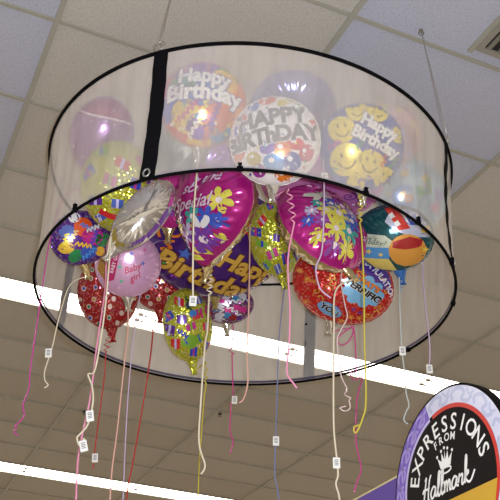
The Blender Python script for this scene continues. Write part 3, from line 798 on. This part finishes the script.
# ------------------------------------------------------------------ ribbons
CR, PK, MG_, LV, YL, GY, SAL, RR = (226, 214, 188), (236, 150, 185), (214, 60, 150), (205, 180, 215), (200, 184, 66), (140, 148, 170), (226, 176, 160), (190, 40, 40)
ribbon('bonnet', [(66, 195), (55, 222), (48, 250), (42, 290), (36, 330), (30, 372), (29, 388), (23, 405), (24, 416), (15, 426), ('curl', (15, 427), (17, 436), 2, 1)], (205, 60, 160), .0032, 0.02, label='magenta ribbon')
ribbon('confetti', [(70, 285), (59, 318), (52, 348), (45, 370), (45, 380), (48, 385), (44, 388)], CR, tags=((48.5, 353, .1),))
ribbon('gift_left', [(109, 240), (105, 290), (97, 345), (92, 385), (88, 410), (82, 436), (78, 460), (76, 500)], PK, .0045)
ribbon('silver', [(111, 236), (106, 300), (99, 350), (94, 372), (88, 374), (92, 386), (93, 402), (88, 424), (80, 434), (77, 438), (80, 446), (84, 438), (81, 452)], CR, .004, -.04, ((90, 416, .2), (83.5, 446, .3)))
ribbon('red_heart', [('curl', (111, 332), (106, 352), 3.2, 4), (104, 380), (100, 410), (96, 440), (93, 470)], RR, tags=((95, 458, .1),))
ribbon('pink_baby', [(128, 330), (124.6, 362), (121, 395), (117, 432), (112, 470), (110, 500)], SAL, .0042)
ribbon('magenta_small', [(150, 250), (136, 320), (130, 372), (126, 430), (123, 500)], LV, .003, .2)
ribbon('red_round', [('curl', (155, 320), (153, 332), 1.5, 2), (150, 360), (142, 410), (133, 462), (128, 486), (126, 505)], RR, .0042)
ribbon('rainbow', [(197, 172), (194, 210), (193, 260), (193, 300)], CR, .0042, -.08, ((193, 301, 0),))
ribbon('heart_front', [('curl', (211, 274), (209, 296), 2.6, 3.5), (207.5, 330), (205, 345), (201, 400), (199, 442), (205, 465), (201, 474)], CR, .0045)
ribbon('gift_low', [('curl', (206, 362), (206, 385), 1.4, 3), (204, 400), (201, 440), (199, 470), (198, 505)], YL, .0042)
ribbon('multi', [(233, 325), (232, 346), ('curl', (231, 347), (232, 355), 2, 1.2), (233, 398), (231, 405), (230, 430), (233, 442), (230, 454)], MG_, .0035, tags=((234.5, 400, 0),))
ribbon('lilac_left', [(250, 200), (250, 224), (249, 300), (247, 350), (248, 380), (244, 398), (239, 403)], SAL, .004, -.1)
ribbon('gift_mid', [(284, 290), (279, 340), (277, 400), (275, 460), (275, 476), (278, 492), (279, 505)], (120, 130, 180), .0032, .0, ((276, 441, 0),))
ribbon('white', [('curl', (288, 188), (294, 224), 3, 4), (288, 260), (290, 310), (289, 345), (287, 372), (294, 384), (297, 388)], PK, .0042)
ribbon('lavender', [(322, 120), (323, 150), (324, 178), (324, 210), (322, 250), (316, 268), (320, 288), (331, 298)], LV, .0038, -.3, ((324.5, 177, 0),))
ribbon('flower', [(336, 290), (334, 330), (333.5, 390), (334, 430), (337, 460), (338, 475), (336, 484), (339, 495), (340, 505)], CR, .0045, tags=((336.5, 463, 0),))
ribbon('lilac_wide', [(341, 215), (344, 255), (341, 280), (345, 305), (347, 318), (338, 336), (338, 352), (341, 375), (347, 388), ('curl', (346, 390), (349, 400), 2.4, 1.2), (350, 408), (345, 411), (340, 408), (346, 406)], (232, 205, 205), .0035, -.12, ((341.5, 257, .1),))
ribbon('red', [(352, 328), (350, 340), (341, 345), (338, 338), (350, 328), (354, 330), (356, 370), (350, 372), (354, 380), (362, 378), (357, 400), (356, 440), (361, 468), (357, 482), (354, 492)], MG_, .0035)
ribbon('smiley', [('curl', (360, 194), (360, 224), 2.4, 4.5), (362, 240), (364, 290), (364.5, 340), (366, 400), (362, 420), (356, 433), (354, 427), (360, 425)], YL, .004, -.1)
ribbon('baby_teal', [('curl', (399, 272), (402, 292), 1.6, 4)], (150, 170, 195), .0035)
ribbon('pastel', [(422, 262), (423, 280), (426, 310), (429, 336), (430, 352), (429, 372)], LV, .0038, .1, ((429.5, 369, 0),))
ribbon('blush', [(398, 260), (400, 310), (402, 350), (405, 375), (406, 392), (409, 405), (406, 412), (404, 420), (408, 424)], (190, 200, 200), .0038, .25, ((402.5, 351, 0),))

# ------------------------------------------------------------------ store sign and its header board
SS = 1.61; SR = .18636*SS
sc_ = A_*SS - B_*(-1.3789*SS); sc_.z = CAMZ+.5609*SS
X = -B_; Y = Vector((0, 0, 1)); Z = X.cross(Y)
SM = Matrix((X, Y, Z)).transposed().to_4x4(); SM.translation = sc_
sign = thing('round_sign', 'round black and purple hanging store sign at the bottom right corner', 'sign', SM)
def disc(bm, r0, r1, a0, a1, z, mi=0, n=96, th=None):
    full = a1-a0 > 2*PI-1e-3
    for i in range(n):
        t0, t1 = a0+(a1-a0)*i/n, a0+(a1-a0)*(i+1)/n
        p = lambda r, t, zz=z: bm.verts.new((r*math.cos(t), r*math.sin(t), zz))
        if r0 == 0: f = bm.faces.new((p(0, 0), p(r1, t0), p(r1, t1)))
        else: f = bm.faces.new((p(r0, t0), p(r1, t0), p(r1, t1), p(r0, t1)))
        f.material_index = mi
    bmesh.ops.remove_doubles(bm, verts=bm.verts, dist=1e-6)
def gloss(nm, c): return plain(nm, c, .35, 0, .2)
bm = bmesh.new()
bmesh.ops.create_cone(bm, cap_ends=True, segments=96, radius1=SR*1.0, radius2=SR*1.0, depth=.03, matrix=Matrix.Translation((0, 0, -.015)))
obj('backing_board', bm, plain('sign_edge', (12, 11, 16), .6, 0, 0, .1), sign)
bm = bmesh.new(); disc(bm, .80*SR, .975*SR, math.radians(108), math.radians(255), .0012, 0)
disc(bm, .80*SR, .975*SR, math.radians(-75), math.radians(108), .0012, 1)
disc(bm, .765*SR, .80*SR, math.radians(108), math.radians(255), .0014, 2)
mats = [gloss('sign_purple', (122, 92, 196)), gloss('sign_pale', (214, 214, 236)), gloss('sign_lilac', (200, 190, 232)), gloss('sign_lilac_swirl', (168, 150, 222)), gloss('sign_blue_swirl', (186, 192, 222))]
def sstroke(bm, pts, w, z, mi, smooth=6):
    P = catmull([(p[0]*SR, p[1]*SR, z) for p in pts], smooth); n = len(P); L = []
    for i in range(n):
        t = P[min(i+1, n-1)]-P[max(i-1, 0)]
        if t.length < 1e-9: t = Vector((1, 0, 0))
        t.normalize(); nn = Vector((-t.y, t.x, 0))*w*SR/2
        L.append((bm.verts.new(P[i]+nn), bm.verts.new(P[i]-nn)))
    for i in range(n-1):
        f = bm.faces.new((L[i][0], L[i][1], L[i+1][1], L[i+1][0])); f.material_index = mi
def polar(r, d): a = math.radians(d); return (r*math.cos(a), r*math.sin(a))
for i, d in enumerate(range(172, 112, -14)):                    # looping swirls of the border
    sstroke(bm, [polar(.83, d+8), polar(.90, d+10), polar(.95, d+3), polar(.90, d-3), polar(.83, d-1), polar(.86, d+5), polar(.93, d-8)], .035, .0022, 3)
for i, d in enumerate((92, 66, 40, 12, -14)):
    sstroke(bm, [polar(.83, d+11), polar(.90, d+13), polar(.95, d+6), polar(.91, d-1), polar(.84, d+1), polar(.83, d-6), polar(.90, d-10)], .04, .0022, 4)
    sstroke(bm, [polar(.95, d-3), polar(.90, d-7), polar(.95, d-11)], .025, .0023, 4)
obj('border', bm, mats, sign)
bm = bmesh.new(); disc(bm, .755*SR, .80*SR, math.radians(-75), math.radians(104), .0020); obj('red_arc', bm, gloss('sign_red', (206, 44, 36)), sign)
bm = bmesh.new(); disc(bm, 0, .76*SR, 0, 2*PI, .0016); obj('black_panel', bm, plain('sign_black', (20, 16, 18), .5, 0, 0, .12), sign)
WL = gloss('sign_white', (244, 242, 240)); GL = gloss('sign_gold', (206, 160, 40))
bm = bmesh.new()
for yy, th in ((-.30, .26),):
    vs = [bm.verts.new((x*SR, y*SR, .0024)) for x, y in ((-.66, -.16-th), (.66, -.16-th), (.745, -.16), (-.745, -.16))]; bm.faces.new(vs)
obj('gold_band', bm, GL, sign)
def sign_text(bm, s, r, d0, d1, size, bold):
    for i, ch in enumerate(s):
        d = d0+(d1-d0)*i/(len(s)-1); a = math.radians(d)
        vs, fs = text2d(ch, size*SR, bold)
        xs = [v[0] for v in vs]; ys = [v[1] for v in vs]; cx, cy = (min(xs)+max(xs))/2, (min(ys)+max(ys))/2
        c, sn = math.cos(a-PI/2), math.sin(a-PI/2); V = []
        for x, y in vs:
            x -= cx; y -= cy
            V.append(bm.verts.new((r*SR*math.cos(a)+x*c-y*sn, r*SR*math.sin(a)+x*sn+y*c, .0026)))
        for f in fs:
            try: bm.faces.new([V[k] for k in f])
            except ValueError: pass
bm = bmesh.new(); sign_text(bm, 'EXPRESSIONS', .615, 163, 15, .235, .012); sign_text(bm, 'FROM', .47, 111, 74, .115, .015)
bmesh.ops.recalc_face_normals(bm, faces=bm.faces); obj('lettering', bm, WL, sign)
bm = bmesh.new()                                                 # script word
U = .118
def word(x0, y0, strokes, slant=.0):
    for st in strokes: sstroke(bm, [(x0+(p[0]+slant*p[1])*U, y0+p[1]*U) for p in st], .024, .0028, 0)
Hs = [[(-.15, .05), (.05, -.1), (.25, .5), (.45, 1.5), (.55, 2.0), (.35, 1.75)], [(1.25, 2.1), (1.0, 1.6), (.85, .6), (.85, .05), (1.05, .05)], [(.0, .75), (.2, 1.05), (.6, 1.0), (1.05, 1.1)]]
a_s = [[(.8, .82), (.45, .98), (.1, .55), (.2, .06), (.55, .2), (.82, .85), (.78, .2), (1.05, .12)]]
l_s = [[(0, .15), (.35, 1.0), (.48, 1.9), (.3, 1.95), (.17, .9), (.25, .05), (.55, .2)]]
m_s = [[(0, .8), (.14, .9), (.12, .02)], [(.12, .3), (.38, .92), (.52, .7), (.5, .02)], [(.5, .3), (.76, .92), (.92, .7), (.9, .12), (1.12, .15)]]
r_s = [[(0, .3), (.18, .95), (.25, .8), (.6, .85), (.5, .3), (.55, .06), (.8, .15)]]
k_s = [[(0, .15), (.35, 1.2), (.45, 2.1), (.3, 2.1), (.18, .9), (.16, .02)], [(.16, .4), (.5, .95), (.62, .75), (.22, .48), (.6, .02), (1.0, .1), (1.5, .75)]]
x = -.47
for st, adv in ((Hs, 1.15), (a_s, .98), (l_s, .5), (l_s, .52), (m_s, 1.1), (a_s, 1.0), (r_s, .78), (k_s, 1.)):
    word(x, -.075, st, .12); x += adv*U
bmesh.ops.recalc_face_normals(bm, faces=bm.faces); obj('script_word', bm, WL, sign)
bm = bmesh.new()                                                 # crown emblem
cx0, cy0 = -.03, .145
vs = [(-.085, .03), (-.125, .15), (-.06, .10), (-.052, .19), (-.01, .11), (.0, .21), (.01, .11), (.052, .19), (.06, .10), (.125, .15), (.085, .03)]
V = [bm.verts.new(((cx0+p[0])*SR, (cy0+p[1])*SR, .0028)) for p in vs]; bm.faces.new(V)
for p in ((-.13, .168), (-.055, .21), (0, .23), (.055, .21), (.13, .168)):
    bm.faces.new([bm.verts.new(((cx0+p[0]+.017*math.cos(a))*SR, (cy0+p[1]+.017*math.sin(a))*SR, .0028)) for a in [k*PI/5 for k in range(10)]])
sstroke(bm, [(cx0+.09*math.cos(a), cy0+.0+.028*math.sin(a)) for a in [k*2*PI/16 for k in range(17)]], .018, .0028, 0, 2)
bmesh.ops.recalc_face_normals(bm, faces=bm.faces); obj('crown_emblem', bm, WL, sign)
for o_ in sign.children:
    for p in o_.data.polygons: pass
# header board of the aisle that carries the sign
HM = SM.copy()
hd = thing('header_board', 'purple aisle header board with a cream top edge behind the round sign', 'header board', HM)
zt = (.641-.5609)*SS
bm = bmesh.new(); add_box(bm, (-.75, zt-.17, -.055), (2.4, .33, .04)); obj('board', bm, gloss('header_purple', (88, 60, 160)), hd)
bm = bmesh.new(); add_box(bm, (-.75, zt-.004, -.061), (2.4, .012, .05)); obj('top_trim', bm, gloss('header_trim', (222, 204, 150)), hd)
for x in (-1.8, .3):
    bm = bmesh.new(); hgt = sc_.z+zt-.33; add_box(bm, (x, zt-.33-hgt/2, -.06), (.05, hgt, .04)); obj('post', bm, gloss('header_post', (180, 176, 168)), hd)

# ------------------------------------------------------------------ camera, light
cd = bpy.data.cameras.new('camera'); cam = bpy.data.objects.new('camera', cd); link(cam)
cd.sensor_fit = 'HORIZONTAL'; cd.sensor_width = 36; cd.lens = F/500*36; cd.clip_start = .05
MC = Matrix((RT, UP, -fw)).transposed().to_4x4(); MC.translation = CAM; cam.matrix_world = MC
S.camera = cam
fl = bpy.data.lights.new('camera_flash', 'POINT'); fl.energy = 365; fl.color = (.84, .91, 1.0); fl.shadow_soft_size = .025
fo = bpy.data.objects.new('camera_flash', fl); link(fo); fo.location = CAM + RT*.06 + UP*.05
w = bpy.data.worlds.new('store'); S.world = w; w.use_nodes = True
bg = w.node_tree.nodes['Background']; bg.inputs[0].default_value = (1.0, .86, .66, 1); bg.inputs[1].default_value = .95
S.view_settings.view_transform = 'Standard'; S.view_settings.look = 'None'; S.view_settings.gamma = 1; S.view_settings.exposure = 0
